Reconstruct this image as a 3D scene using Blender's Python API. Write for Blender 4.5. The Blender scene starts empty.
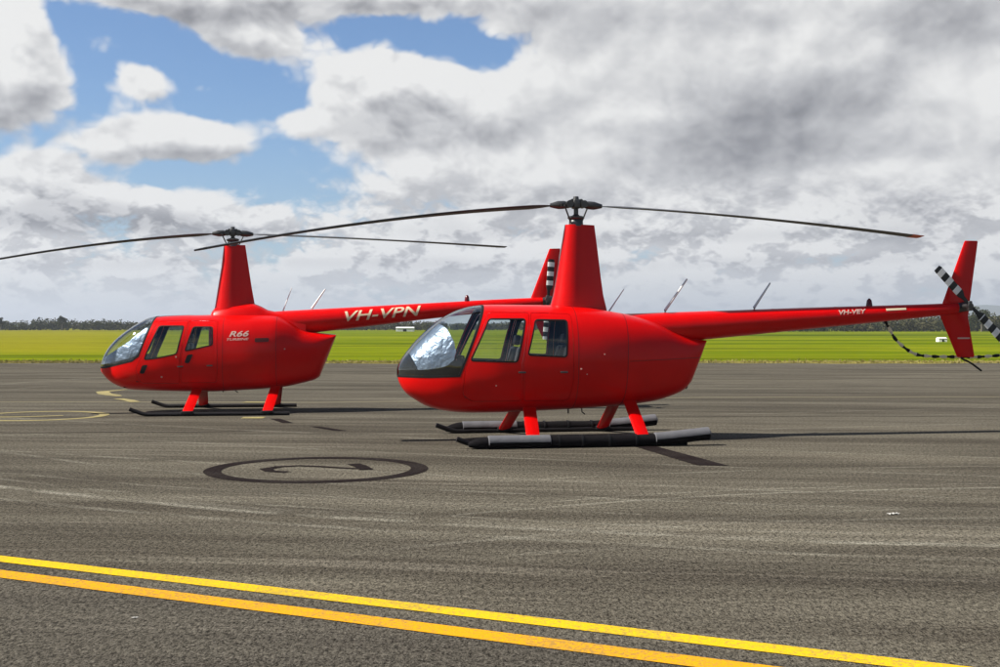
import bpy, bmesh, math, random
from mathutils import Vector, Matrix
random.seed(7)
C = bpy.context.scene.collection
R = math.radians

# ------------------------------------------------------------------ node helpers
class NT:
    def __init__(s, tree):
        s.t = tree; s.n = tree.nodes; s.l = tree.links
    def new(s, kind, **kw):
        n = s.n.new(kind)
        for k, v in kw.items(): setattr(n, k, v)
        return n
    def put(s, sock, v):
        if isinstance(v, bpy.types.NodeSocket): s.l.new(v, sock)
        else: sock.default_value = v
    def m(s, op, a, b=0.0, c=0.0, clamp=False):
        n = s.new('ShaderNodeMath', operation=op, use_clamp=clamp)
        s.put(n.inputs[0], a); s.put(n.inputs[1], b); s.put(n.inputs[2], c)
        return n.outputs[0]
    def vec(s, x, y, z):
        n = s.new('ShaderNodeCombineXYZ')
        for i, v in enumerate((x, y, z)): s.put(n.inputs[i], v)
        return n.outputs[0]
    def sep(s, v):
        n = s.new('ShaderNodeSeparateXYZ'); s.put(n.inputs[0], v); return n.outputs
    def noise(s, v, scale, detail=4, rough=.55, dist=0.0):
        n = s.new('ShaderNodeTexNoise'); s.put(n.inputs['Vector'], v)
        n.inputs['Scale'].default_value = scale; n.inputs['Detail'].default_value = detail
        n.inputs['Roughness'].default_value = rough; n.inputs['Distortion'].default_value = dist
        return n.outputs['Fac']
    def ramp(s, f, stops):
        n = s.new('ShaderNodeValToRGB'); s.put(n.inputs[0], f)
        e = n.color_ramp.elements
        while len(e) < len(stops): e.new(.5)
        for q, (p, c) in zip(e, stops):
            q.position = p; q.color = (*c, 1) if not isinstance(c, (int, float)) else (c, c, c, 1)
        return n.outputs[0]
    def mix(s, f, a, b, mode='MIX'):
        n = s.new('ShaderNodeMix', data_type='RGBA', blend_type=mode)
        s.put(n.inputs[0], f)
        for i, v in ((6, a), (7, b)):
            if isinstance(v, tuple) and len(v) == 3: v = (*v, 1)
            s.put(n.inputs[i], v)
        return n.outputs[2]
    def smooth(s, v, lo, hi):
        n = s.new('ShaderNodeMapRange', interpolation_type='SMOOTHSTEP')
        s.put(n.inputs[0], v); n.inputs[1].default_value = lo; n.inputs[2].default_value = hi
        return n.outputs[0]
    def bump(s, h, strength, dist):
        n = s.new('ShaderNodeBump'); s.put(n.inputs['Height'], h)
        n.inputs['Strength'].default_value = strength; n.inputs['Distance'].default_value = dist
        return n.outputs[0]

def material(name):
    m = bpy.data.materials.new(name); m.use_nodes = True
    t = NT(m.node_tree); b = m.node_tree.nodes['Principled BSDF']
    return m, t, b

def simple(name, col, rough=.5, metal=0.0, coat=0.0, var=.08, scale=6.0, bump=0.0, bscale=60.0, spec=.5):
    m, t, b = material(name)
    co = t.new('ShaderNodeTexCoord').outputs['Object']
    n = t.noise(co, scale, 5)
    k = t.m('ADD', t.m('MULTIPLY', n, 2 * var), 1 - var)
    cc = t.new('ShaderNodeVectorMath', operation='SCALE')
    cc.inputs[0].default_value = col; t.put(cc.inputs['Scale'], k)
    t.l.new(cc.outputs[0], b.inputs['Base Color'])
    t.put(b.inputs['Roughness'], t.m('ADD', rough - .04, t.m('MULTIPLY', t.noise(co, scale * 4, 4), .08)))
    b.inputs['Metallic'].default_value = metal
    b.inputs['Coat Weight'].default_value = coat; b.inputs['Coat Roughness'].default_value = .06
    b.inputs['Specular IOR Level'].default_value = spec
    if bump: t.l.new(t.bump(t.noise(co, bscale, 5), bump, .01), b.inputs['Normal'])
    return m

RED = (.66, .0012, .0008)
M = {}
def red_mat():
    m, t, b = material('red_paint')
    co = t.new('ShaderNodeTexCoord').outputs['Object']
    n = t.noise(co, 2.2, 6, .6)
    col = t.mix(t.smooth(n, .35, .7), RED, (.60, .001, .0008))
    specks = t.smooth(t.noise(co, 55, 3, .5), .74, .80)
    col = t.mix(t.m('MULTIPLY', specks, .25), col, (.40, .02, .012))
    t.l.new(col, b.inputs['Base Color'])
    t.put(b.inputs['Roughness'], t.m('ADD', .30, t.m('MULTIPLY', n, .14)))
    b.inputs['Coat Weight'].default_value = .22; b.inputs['Coat Roughness'].default_value = .05
    b.inputs['Specular IOR Level'].default_value = .14
    t.l.new(t.bump(t.noise(co, 3.0, 3), .10, .02), b.inputs['Normal'])
    return m
M['red'] = red_mat()
M['liner'] = simple('dark_cabin_liner', (.012, .012, .012), .85, spec=.2)
M['black'] = simple('black_rubber', (.009, .009, .010), .6, spec=.2)
M['blade'] = simple('grey_black_blade_paint', (.018, .018, .019), .42, var=.2)
M['metal'] = simple('dark_hub_metal', (.09, .09, .088), .38, metal=.7, var=.3, scale=14)
M['skid'] = simple('black_skid_paint', (.010, .009, .010), .55, var=.2, spec=.2)
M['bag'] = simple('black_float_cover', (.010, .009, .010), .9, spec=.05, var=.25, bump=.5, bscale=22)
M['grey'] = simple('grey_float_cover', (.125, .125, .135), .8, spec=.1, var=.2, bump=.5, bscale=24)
M['white'] = simple('white_paint', (.78, .78, .76), .4, var=.04)
M['leather'] = simple('grey_seat_leather', (.022, .022, .026), .5, var=.2, bump=.3, bscale=30)
M['cream'] = simple('cream_lettering', (.78, .62, .42), .5, var=.08)
M['pale'] = simple('pale_red_lettering', (.66, .42, .36), .5, var=.1)
M['orange'] = simple('orange_tip_paint', (.55, .10, .02), .45)
M['beacon'] = simple('dark_red_beacon_lens', (.10, .006, .008), .2)

def glass_mat():
    m, t, b = material('clear_glass')
    t.n.remove(b)
    out = t.n['Material Output']
    lw = t.new('ShaderNodeLayerWeight'); lw.inputs[0].default_value = .5
    fr = t.m('MULTIPLY', t.m('POWER', lw.outputs['Facing'], 4.0), .9)
    gl = t.new('ShaderNodeBsdfGlossy'); gl.inputs['Roughness'].default_value = .02
    co = t.new('ShaderNodeTexCoord').outputs['Object']
    t.l.new(t.bump(t.noise(co, 2.5, 2), .12, .03), gl.inputs['Normal'])
    tr = t.new('ShaderNodeBsdfTransparent'); tr.inputs[0].default_value = (.95, .97, .965, 1)
    mx = t.new('ShaderNodeMixShader')
    t.put(mx.inputs[0], t.m('ADD', fr, .05, clamp=True)); t.l.new(tr.outputs[0], mx.inputs[1]); t.l.new(gl.outputs[0], mx.inputs[2])
    t.l.new(mx.outputs[0], out.inputs[0])
    return m
M['glass'] = glass_mat()

def foil_mat():
    m, t, b = material('crumpled_silver_foil')
    co = t.new('ShaderNodeTexCoord').outputs['Object']
    v = t.new('ShaderNodeTexVoronoi'); v.feature = 'F1'; v.inputs['Scale'].default_value = 5
    t.l.new(co, v.inputs['Vector'])
    h = t.m('ADD', v.outputs['Distance'], t.noise(co, 14, 3))
    t.l.new(t.bump(h, .5, .04), b.inputs['Normal'])
    b.inputs['Base Color'].default_value = (.24, .29, .38, 1)
    b.inputs['Metallic'].default_value = .6; b.inputs['Roughness'].default_value = .40
    return m
M['foil'] = foil_mat()

def stripe_mat(name, axis, period, c1, c2, ph=0.0, start=-99):
    m, t, b = material(name)
    co = t.sep(t.new('ShaderNodeTexCoord').outputs['Object'])[axis]
    a = t.m('FRACT', t.m('ADD', t.m('DIVIDE', co, period), 100 + ph))
    f = t.m('GREATER_THAN', a, .5)
    f = t.m('MULTIPLY', f, t.m('GREATER_THAN', t.m('ABSOLUTE', co), start))
    t.l.new(t.mix(f, c1, c2), b.inputs['Base Color'])
    b.inputs['Roughness'].default_value = .45
    return m
M['tailblade'] = stripe_mat('black_and_white_banded_paint', 2, .17, (.012, .012, .012), (.82, .82, .80), .0, .24)

# ------------------------------------------------------------------ mesh helpers
def pchip(xs, ys, x):
    n = len(xs)
    if x <= xs[0]: return ys[0]
    if x >= xs[-1]: return ys[-1]
    d = [(ys[i+1]-ys[i])/(xs[i+1]-xs[i]) for i in range(n-1)]
    mm = [d[0]]
    for i in range(1, n-1):
        mm.append(0 if d[i-1]*d[i] <= 0 else 2*d[i-1]*d[i]/(d[i-1]+d[i]))
    mm.append(d[-1])
    for i in range(n-1):
        if x <= xs[i+1]: break
    h = xs[i+1]-xs[i]; t = (x-xs[i])/h
    return ((2*t**3-3*t*t+1)*ys[i] + (t**3-2*t*t+t)*h*mm[i] + (-2*t**3+3*t*t)*ys[i+1] + (t**3-t*t)*h*mm[i+1])

def smooth_mesh(me, angle=40):
    for p in me.polygons: p.use_smooth = True
    bm = bmesh.new(); bm.from_mesh(me)
    for e in bm.edges:
        if len(e.link_faces) == 2: e.smooth = e.calc_face_angle(0) < R(angle)
    bm.to_mesh(me); bm.free()

def link(name, me, mats, parent=None, angle=40, smooth=True):
    if not isinstance(mats, (list, tuple)): mats = [mats]
    idx = [p.material_index for p in me.polygons]
    me.materials.clear()
    for q in mats: me.materials.append(q)
    for p, k in zip(me.polygons, idx): p.material_index = min(k, len(mats)-1)
    if smooth: smooth_mesh(me, angle)
    me.name = name
    o = bpy.data.objects.new(name, me); C.objects.link(o)
    if parent: o.parent = parent
    return o

def loft_bm(rings, bm=None, flip=False, cap=True):
    bm = bm or bmesh.new()
    vs = [[bm.verts.new(p) for p in r] for r in rings]
    n = len(rings[0])
    fs = []
    for a, b in zip(vs, vs[1:]):
        for i in range(n):
            j = (i+1) % n
            q = (a[i], a[j], b[j], b[i])
            fs.append(bm.faces.new(q if not flip else q[::-1]))
    if cap:
        for r, rev in ((vs[0], True), (vs[-1], False)):
            fs.append(bm.faces.new((r[::-1] if rev else r) if not flip else (r if rev else r[::-1])))
    return bm, fs
def to_mesh(bm, name='m', fixn=True):
    if fixn: bmesh.ops.recalc_face_normals(bm, faces=bm.faces)
    me = bpy.data.meshes.new(name); bm.to_mesh(me); bm.free()
    return me

def box_bm(bm, x0, x1, y0, y1, z0, z1, bev=0.0, mat=None):
    g = bmesh.ops.create_cube(bm, size=1)['verts']
    for v in g: v.co = Vector(((x0+x1)/2+v.co.x*(x1-x0), (y0+y1)/2+v.co.y*(y1-y0), (z0+z1)/2+v.co.z*(z1-z0)))
    if mat is not None:
        for v in g: v.co = mat @ v.co
    if bev:
        es = list({e for v in g for e in v.link_edges})
        bmesh.ops.bevel(bm, geom=es, offset=bev, segments=3, affect='EDGES', profile=.5)

def tube_bm(bm, pts, rad, n=12, squash=1.0):
    """round tube along points; rad a number or a list"""
    pts = [Vector(p) for p in pts]
    rings = []
    for i, p in enumerate(pts):
        t = (pts[min(i+1, len(pts)-1)] - pts[max(i-1, 0)]).normalized()
        up = Vector((0, 0, 1)) if abs(t.z) < .9 else Vector((1, 0, 0))
        a = t.cross(up).normalized(); b = a.cross(t).normalized()
        r = rad[i] if isinstance(rad, (list, tuple)) else rad
        rings.append([p + a*math.cos(k*2*math.pi/n)*r + b*math.sin(k*2*math.pi/n)*r*squash for k in range(n)])
    loft_bm(rings, bm)

def curve_pts(pts, n):
    """Catmull-Rom through pts"""
    P = [Vector(p) for p in pts]; P = [2*P[0]-P[1]] + P + [2*P[-1]-P[-2]]
    out = []
    for i in range(1, len(P)-2):
        for k in range(n):
            t = k/n; a, b, c, d = P[i-1:i+3]
            out.append(.5*((2*b)+(c-a)*t+(2*a-5*b+4*c-d)*t*t+(3*b-a-3*c+d)*t**3))
    out.append(P[-2]); return out

def round_poly(pts, r=.04, seg=5):
    out = []
    n = len(pts)
    for i in range(n):
        a, b, c = (Vector(pts[(i+k) % n]) for k in (-1, 0, 1))
        u = (a-b); v = (c-b); rr = min(r, u.length*.45, v.length*.45)
        p0 = b+u.normalized()*rr; p1 = b+v.normalized()*rr
        for k in range(seg+1):
            t = k/seg; q = (1-t)**2*p0+2*t*(1-t)*b+t*t*p1
            out.append((q.x, q.y))
    return out
def offset_poly(pts, d):
    """positive d grows the polygon"""
    n = len(pts); A = sum(pts[i][0]*pts[(i+1) % n][1]-pts[(i+1) % n][0]*pts[i][1] for i in range(n))
    s = 1 if A > 0 else -1
    out = []
    for i in range(n):
        a, b, c = (Vector(pts[(i+k) % n]) for k in (-1, 0, 1))
        u = (b-a).normalized(); v = (c-b).normalized()
        n1 = Vector((u.y, -u.x))*s; n2 = Vector((v.y, -v.x))*s
        m_ = (n1+n2); m_ = m_/max(.3, m_.length_squared)*2
        out.append(tuple(b+m_*d))
    return out
def prism(pts, y0, y1):
    bm = bmesh.new()
    a = [bm.verts.new((p[0], y0, p[1])) for p in pts]; b = [bm.verts.new((p[0], y1, p[1])) for p in pts]
    n = len(pts)
    for i in range(n): bm.faces.new((a[i], a[(i+1) % n], b[(i+1) % n], b[i]))
    bm.faces.new(a[::-1]); bm.faces.new(b)
    return to_mesh(bm)

def boolean(me, tools):
    """tools: list of (mesh, op)"""
    o = bpy.data.objects.new('tmp', me); C.objects.link(o); tmp = [o]
    for tm, op in tools:
        t = bpy.data.objects.new('tmpt', tm); C.objects.link(t); tmp.append(t); t.hide_render = True
        md = o.modifiers.new('b', 'BOOLEAN'); md.object = t; md.operation = op; md.solver = 'EXACT'
    dg = bpy.context.evaluated_depsgraph_get(); dg.update()
    r = bpy.data.meshes.new_from_object(o.evaluated_get(dg))
    for t in tmp: bpy.data.objects.remove(t)
    return r
def xform(me, mat): me.transform(mat); return me

def empty(name, loc, rz, label, cat, group=None):
    o = bpy.data.objects.new(name, None); C.objects.link(o); o.empty_display_size = .3
    o.location = loc; o.rotation_euler = (0, 0, rz)
    o['label'] = label; o['category'] = cat
    if group: o['group'] = group
    return o
def tag(o, label=None, cat=None, group=None, kind=None):
    if label: o['label'] = label
    if cat: o['category'] = cat
    if group: o['group'] = group
    if kind: o['kind'] = kind
    return o

def text_mesh(s, size, shear=.2, bold=.0, depth=.0):
    cu = bpy.data.curves.new('txt', 'FONT'); cu.body = s; cu.size = size; cu.shear = shear; cu.offset = bold; cu.resolution_u = 6
    cu.fill_mode = 'FRONT' if hasattr(cu, 'fill_mode') else 'BOTH'
    o = bpy.data.objects.new('txt', cu); C.objects.link(o)
    dg = bpy.context.evaluated_depsgraph_get(); dg.update()
    me = bpy.data.meshes.new_from_object(o.evaluated_get(dg))
    bpy.data.objects.remove(o); bpy.data.curves.remove(cu)
    return me

# ------------------------------------------------------------------ the helicopters
class Hull:
    def __init__(s, x0, x1, top, bot, wid, zc, nt=2.7, nb=2.5):
        s.x0, s.x1 = x0, x1; L = x1-x0
        f = lambda tb: ([math.sqrt(max(0, (x-x0)/L)) for x, _ in tb], [v for _, v in tb])
        s.top, s.bot, s.wid, s.zc = f(top), f(bot), f(wid), f(zc); s.nt, s.nb = nt, nb
    def sec(s, x, inset=0.0):
        t = math.sqrt(max(0, min(1, (x-s.x0)/(s.x1-s.x0))))
        T, B, W, Z = (pchip(*q, t) for q in (s.top, s.bot, s.wid, s.zc))
        T -= inset; B += inset; W = max(.004, W-inset); 
        if T - B < .01: T = B = (T+B)/2; T += .005; B -= .005
        return T, B, W, min(max(Z, B+.3*(T-B)), B+.7*(T-B))
    def y_at(s, x, z):
        T, B, W, Z = s.sec(x)
        if z >= Z: h, n = (T-Z), s.nt
        else: h, n = (Z-B), s.nb
        q = min(1, abs(z-Z)/h)
        return W*(1-q**n)**(1/n)
    def rings(s, inset=0.0, nx=90, nr=72):
        out = []
        x0 = s.x0+inset; x1 = s.x1-inset; 
        for i in range(nx+1):
            t = i/nx
            tt = t*t*.6+t*.4 if i else 0.0
            if i == 0: tt = .0004
            x = x0+(x1-x0)*tt
            # keep the inner hull proportionally similar at the nose
            T, B, W, Z = s.sec(s.x0+(s.x1-s.x0)*tt, inset*min(1, tt*14+.15))
            r = []
            for k in range(nr):
                a = 2*math.pi*k/nr
                ca, sa = math.cos(a), math.sin(a)
                n = s.nt if sa >= 0 else s.nb
                y = W*math.copysign(abs(ca)**(2/n), ca)
                h = (T-Z) if sa >= 0 else (Z-B)
                z = Z+h*math.copysign(abs(sa)**(2/n), sa)
                r.append((x, y, z))
            out.append(r)
        return out
    def shell(s, d0, d1):
        bm = bmesh.new()
        _, fo = loft_bm(s.rings(d0), bm)
        bmesh.ops.recalc_face_normals(bm, faces=fo)
        _, fi = loft_bm(s.rings(d1), bm)
        bmesh.ops.recalc_face_normals(bm, faces=fi)
        bmesh.ops.reverse_faces(bm, faces=fi)
        for f in fi: f.material_index = 1
        me = to_mesh(bm, fixn=False); idx = [p.material_index for p in me.polygons]
        me.materials.append(M['red']); me.materials.append(M['liner'])
        for p, k in zip(me.polygons, idx): p.material_index = k
        return me

def airfoil(chord, th, n=10):
    """closed outline, x 0..chord from leading edge, y thickness"""
    up = []
    for i in range(n+1):
        t = .5*(1-math.cos(math.pi*i/n))
        y = 5*th*(.2969*math.sqrt(t)-.126*t-.3516*t*t+.2843*t**3-.1036*t**4)
        up.append((t*chord, y*chord))
    return up + [(x, -y) for x, y in up[-2:0:-1]]

def build_helicopter(P):
    root = empty('helicopter', P['loc'], R(P['yaw']), P['label'], 'helicopter', 'red helicopters parked on the apron')
    H = Hull(**P['hull'])
    pit = Matrix(((1, 0, 0, 0), (0, 1, 0, 0), (P['pitch'], 0, 1, 0), (0, 0, 0, 1)))
    def part(name, me, mats, parent=None, angle=40, smooth=True, pitch=True):
        if pitch: me.transform(pit)
        return link(name, me, mats, parent or root, angle, smooth)
    ws = P['windshield']
    fwd = [ws[0], (ws[0][0]-.04, 2.3), (-2.9, 2.3), (-2.9, ws[-1][1])] + ws[1:][::-1][0:0]
    wpoly = [ws[0], (ws[0][0]-.03, 2.3), (-2.9, 2.3), (-2.9, P['wsz'])] + ws[1:][::-1]
    doors = P['doors']; wins = P['windows']
    # fuselage: hollow shell less windshield and doors
    tools = [(prism(wpoly, -1.2, 1.2), 'DIFFERENCE')]
    for d in doors:
        dp = round_poly(d, .05)
        tools += [(prism(dp, .12, 1.2), 'DIFFERENCE'), (prism(dp, -1.2, -.12), 'DIFFERENCE')]
    body = part('fuselage', boolean(H.shell(0, .03), tools), [M['red'], M['liner']])
    # windshield halves and the post between them
    wsm = offset_poly(wpoly, -.004)
    for y0, y1 in ((-1.2, -.017), (.017, 1.2)):
        part('windshield', boolean(H.shell(.002, .008), [(prism(wsm, y0, y1), 'INTERSECT')]), M['glass'], smooth=True)
    part('windshield_post', boolean(H.shell(0, .025), [(prism(wsm, -.015, .015), 'INTERSECT')]), [M['black'], M['black']])
    # dark rubber edge round the windshield
    seal = boolean(H.shell(-.003, .02), [(prism(offset_poly(wpoly, .010), -1.2, 1.2), 'INTERSECT'), (prism(offset_poly(wpoly, -.016), -1.3, 1.3), 'DIFFERENCE')])
    part('windshield_seal', seal, [M['black'], M['black']])
    for side in (-1, 1):
        ya, yb = (-1.2, -.12) if side < 0 else (.12, 1.2)
        for d, w in zip(doors, wins):
            dp = offset_poly(round_poly(d, .05), -.005); wp = round_poly(w, .045)
            do = part('door', boolean(H.shell(-.001, .028), [(prism(dp, ya, yb), 'INTERSECT'), (prism(wp, -1.3, 1.3), 'DIFFERENCE')]), [M['red'], M['liner']])
            part('window_pane', boolean(H.shell(.006, .011), [(prism(offset_poly(wp, -.001), ya, yb), 'INTERSECT')]), M['glass'], do)
            sl = boolean(H.shell(-.003, .022), [(prism(offset_poly(wp, .007), ya, yb), 'INTERSECT'), (prism(offset_poly(wp, -.012), -1.3, 1.3), 'DIFFERENCE')])
            part('window_seal', sl, [M['black'], M['black']], do)
            # latch handle
            cx = max(p[0] for p in d)-.13; cz = P['handle_z']
            bm = bmesh.new(); y = H.y_at(cx, cz)*side
            box_bm(bm, cx-.05, cx+.05, y-.012, y+.016, cz-.012, cz+.012, .006)
            part('door_handle', to_mesh(bm), M['metal'], do)
            if P['shade_patches']:  # shadow-like dark patches on the doors, put in as black skin
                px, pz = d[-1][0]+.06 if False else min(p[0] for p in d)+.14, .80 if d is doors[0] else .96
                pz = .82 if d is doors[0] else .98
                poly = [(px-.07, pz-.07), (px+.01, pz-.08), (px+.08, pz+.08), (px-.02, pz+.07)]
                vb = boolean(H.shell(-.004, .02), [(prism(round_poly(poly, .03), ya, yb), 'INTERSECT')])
                part('door_shade_patch', vb, [M['black'], M['black']], do)
    # interior: floor, rear bulkhead, console, seats
    bm = bmesh.new(); box_bm(bm, -1.85, -.2, -.30, .30, .50, .56, .01); box_bm(bm, -1.6, -.2, -.5, .5, .60, .64, .01); part('cabin_floor', to_mesh(bm), M['liner'])
    T, B, W, Z = H.sec(-.1, .035)
    bm = bmesh.new()
    rr = []
    for x in (-.12, -.08):
        r = []
        for k in range(40):
            a = 2*math.pi*k/40; ca, sa = math.cos(a), math.sin(a); n = H.nt if sa >= 0 else H.nb
            r.append((x, W*math.copysign(abs(ca)**(2/n), ca), Z+((T-Z) if sa >= 0 else (Z-B))*math.copysign(abs(sa)**(2/n), sa)))
        rr.append(r)
    loft_bm(rr, bm); part('bulkhead', to_mesh(bm), M['liner'])
    for cx, zz in ((-1.08, .80), (-.42, .82)):
        for y in (-.27, .27):
            bm = bmesh.new()
            box_bm(bm, cx-.27, cx+.22, y-.21, y+.21, .56, zz, .05)
            rot = Matrix.Translation((cx+.20, y, zz)) @ Matrix.Rotation(R(12), 4, 'Y')
            box_bm(bm, -.05, .06, -.2, .2, -.05, .46, .045, rot)
            box_bm(bm, -.04, .04, -.11, .11, .48, .62, .03, rot)
            so = part('seat', to_mesh(bm), M['leather'])
            bm = bmesh.new()
            tube_bm(bm, [rot @ Vector((-.065, -.12, .42)), rot @ Vector((-.075, 0, .12)), rot @ Vector((-.075, .1, .02))], .012, 8, 1)
            part('seat_belt', to_mesh(bm), M['grey'], so)
    bm = bmesh.new()
    box_bm(bm, -1.93, -1.66, -.16, .16, .56, .98, .03); box_bm(bm, -1.95, -1.82, -.24, .24, .92, 1.12, .03)
    part('instrument_console', to_mesh(bm), M['black'])
    bm = bmesh.new(); tube_bm(bm, [(-1.55, 0, .56), (-1.58, 0, 1.12)], .016)
    tube_bm(bm, [(-1.58, -.3, 1.05), (-1.58, -.28, 1.13), (-1.58, 0, 1.13), (-1.58, .28, 1.13), (-1.58, .3, 1.05)], .013)
    part('control_stick', to_mesh(bm), M['black'])
    # mast fairing
    fz = P['mast']   # list of (z, xfront, xrear, halfwidth)
    rings = []
    for z, xa, xb, w in fz:
        af = airfoil(1.0, .5, 14); mx = max(p[1] for p in af)
        rings.append([(xa+(xb-xa)*p[0], p[1]/mx*w, z) for p in af])
    bm, _ = loft_bm(rings)
    mf = part('mast_fairing', to_mesh(bm), M['red'], angle=50)
    if P.get('cowl'):
        rings = []
        for x, zt, w in P['cowl']:
            rings.append([(x, w*math.copysign(abs(math.cos(a))**.75, math.cos(a)), 1.35+(zt-1.35)*math.copysign(abs(math.sin(a))**.75, math.sin(a))) for a in [2*math.pi*k/40 for k in range(40)]])
        bm, _ = loft_bm(rings); part('engine_cowl', to_mesh(bm), M['red'])
    # fairing where the mast meets the roof
    # tail boom
    bt = P['boom']  # (x, zc, r)
    xs = [b[0] for b in bt]; zcs = [b[1] for b in bt]; rs = [b[2] for b in bt]
    rings = []
    for i in range(46):
        x = xs[0]+(xs[-1]-xs[0])*i/45
        zc, r = pchip(xs, zcs, x), pchip(xs, rs, x)
        rings.append([(x, r*math.cos(a), zc+r*math.sin(a)) for a in [2*math.pi*k/32 for k in range(32)]])
    bm, _ = loft_bm(rings)
    boom = part('tail_boom', to_mesh(bm), M['red'])
    for q in (.28, .46, .64, .82):
        bm = bmesh.new()
        x = xs[0]+(xs[-1]-xs[0])*q; zc, r = pchip(xs, zcs, x), pchip(xs, rs, x)+.0015
        loft_bm([[(x+dx, r*math.cos(a), zc+r*math.sin(a)) for a in [2*math.pi*k/32 for k in range(32)]] for dx in (-.018, .018)], bm)
        part('boom_joint_band', to_mesh(bm), M['red'], boom)
    zt = zcs[-1]
    # gearbox at boom end
    bm = bmesh.new()
    gx = P['tr'][0]; gz = P['tr'][1]
    tube_bm(bm, [(xs[-1]-.02, 0, zt), (gx+.10, 0, gz), (gx+.15, 0, gz)], [rs[-1]*.9, .07, .03], 16)
    tube_bm(bm, [(gx, 0, gz), (gx, -.23, gz)], .028, 12)
    part('tail_gearbox', to_mesh(bm), M['metal'])
    # fins
    dz = P['fin_dz']
    def fin(name, rows, th=.10):
        rings = []
        for z, xa, xb in rows:
            af = airfoil(xb-xa, th, 10)
            rings.append([(xa+p[0], .02+p[1], z+dz) for p in af])
        bm, _ = loft_bm(rings); return part(name, to_mesh(bm), M['red'], angle=50)
    fin('upper_fin', [(1.72, 5.36, 5.80), (1.86, 5.393, 5.815), (2.735, 5.728, 5.942), (2.757, 5.745, 5.935)])
    lf = fin('lower_fin', [(1.80, 5.33, 5.81), (1.66, 5.362, 5.79), (1.10, 5.612, 5.890), (1.082, 5.63, 5.88)])
    bm = bmesh.new()
    for rows in ([(-.62, 5.45, 5.66), (.0, 5.40, 5.70)],):
        pass
    rings = []
    for y in (.06, .62):
        af = airfoil(.28, .10, 8); rings.append([(5.36+p[0], y, 1.80+dz+p[1]) for p in af])
    bm, _ = loft_bm(rings); part('horizontal_stabiliser', to_mesh(bm), M['red'], angle=50)
    bm = bmesh.new()
    tube_bm(bm, curve_pts([(5.68, .02, 1.12+dz), (5.70, .02, 1.06+dz), (5.83, .02, 1.00+dz), (6.0, .02, .885+dz)], 5), .014, 10)
    part('tail_skid', to_mesh(bm), M['black'])
    # tail rotor (blades as children of the hub)
    bm = bmesh.new(); tube_bm(bm, [(gx, -.19, gz), (gx, -.27, gz)], [.045, .04], 16)
    box_bm(bm, gx-.03, gx+.03, -.26, -.215, gz-.07, gz+.07, .012)
    hub = part('tail_rotor', to_mesh(bm), M['metal'])
    for s_ in (1, -1):
        rings = []
        for z, c_ in ((.05, .05), (.16, .06), (.22, .12), (.69, .125), (.735, .105)):
            af = airfoil(c_, .12, 8)
            rings.append([(p[0]-c_*.35, p[1], z*s_) for p in af])
        bm, _ = loft_bm(rings); me = to_mesh(bm)
        o = link('tail_rotor_blade', me, M['tailblade'], hub, 50)
        o.location = (gx, -.24, gz+P['pitch']*gx); o.rotation_euler = (0, R(P['tr_angle']), 0)
    # main rotor
    hz = P['hub_z']
    bm = bmesh.new()
    tube_bm(bm, [(0, 0, fz[0][0]-.1), (0, 0, hz+.02)], .032, 16)
    tube_bm(bm, [(0, 0, fz[0][0]-.02), (0, 0, fz[0][0]+.05), (0, 0, fz[0][0]+.10), (0, 0, fz[0][0]+.14)], [.10, .095, .07, .04], 20)
    part('rotor_shaft', to_mesh(bm), M['metal'])
    mt = Matrix.Translation((0, 0, hz)) @ Matrix.Rotation(R(P['blade_az']-P['yaw']), 4, 'Z')
    bm = bmesh.new()
    box_bm(bm, -.13, .13, -.045, .045, -.035, .04, .015)
    box_bm(bm, -.05, .05, -.075, .075, -.05, .075, .018)
    for s_ in (-1, 1):
        tube_bm(bm, [(s_*.10, -.08, .01), (s_*.10, .08, .01)], .05, 14)
        tube_bm(bm, [(s_*.06, -.05, .05), (s_*.06, .05, .05)], .03, 12)
    tube_bm(bm, [(0, 0, -.02), (0, 0, .115)], [.055, .035], 14)
    bm.transform(mt)
    rh = part('rotor_hub', to_mesh(bm), M['metal'], pitch=False)
    for s_ in (-1, 1):
        bm = bmesh.new()
        tube_bm(bm, [(s_*.12, 0, .0), (s_*.17, 0, .0), (s_*.25, 0, -.005), (s_*.30, 0, -.008), (s_*.36, 0, -.01)], [.045, .062, .062, .048, .03], 16, .9)
        box_bm(bm, s_*.2-.03, s_*.2+.03, s_*.05-.03, s_*.15+.03, -.03, .0, .01)
        bm.transform(mt); part('blade_grip', to_mesh(bm), M['metal'], rh, pitch=False)
        bm = bmesh.new(); tube_bm(bm, [(s_*.09, s_*.06, -.24), (s_*.14, s_*.11, -.14), (s_*.2, s_*.16, -.02)], .011, 8)
        bm.transform(mt); part('pitch_link', to_mesh(bm), M['metal'], rh, pitch=False)
        dr = P['droop'][0 if s_ < 0 else 1]
        rings = []
        for i in range(31):
            r = .30+(5.03-.30)*i/30
            c_ = .05+.205*min(1, (i/1.6)) if i < 3 else .255
            th = .125 if i < 29.5 else .08
            tw = R(8-10*(r/5.03))
            q = (r-.3)/4.73
            z = dr*(.40*q+.60*q**1.8)
            af = airfoil(c_, th, 8)
            rr = []
            for p in af:
                yy, zz = (p[0]-c_*.25), p[1]
                yy, zz = yy*math.cos(tw)-zz*math.sin(tw)*1, yy*math.sin(-tw)+zz*math.cos(tw)
                rr.append((s_*r, -s_*yy*1.0, z-.01+zz))
            rings.append(rr)
        bm, _ = loft_bm(rings); bm.transform(mt)
        bl = part('rotor_blade', to_mesh(bm), M['blade'], angle=55, pitch=False)
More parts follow.
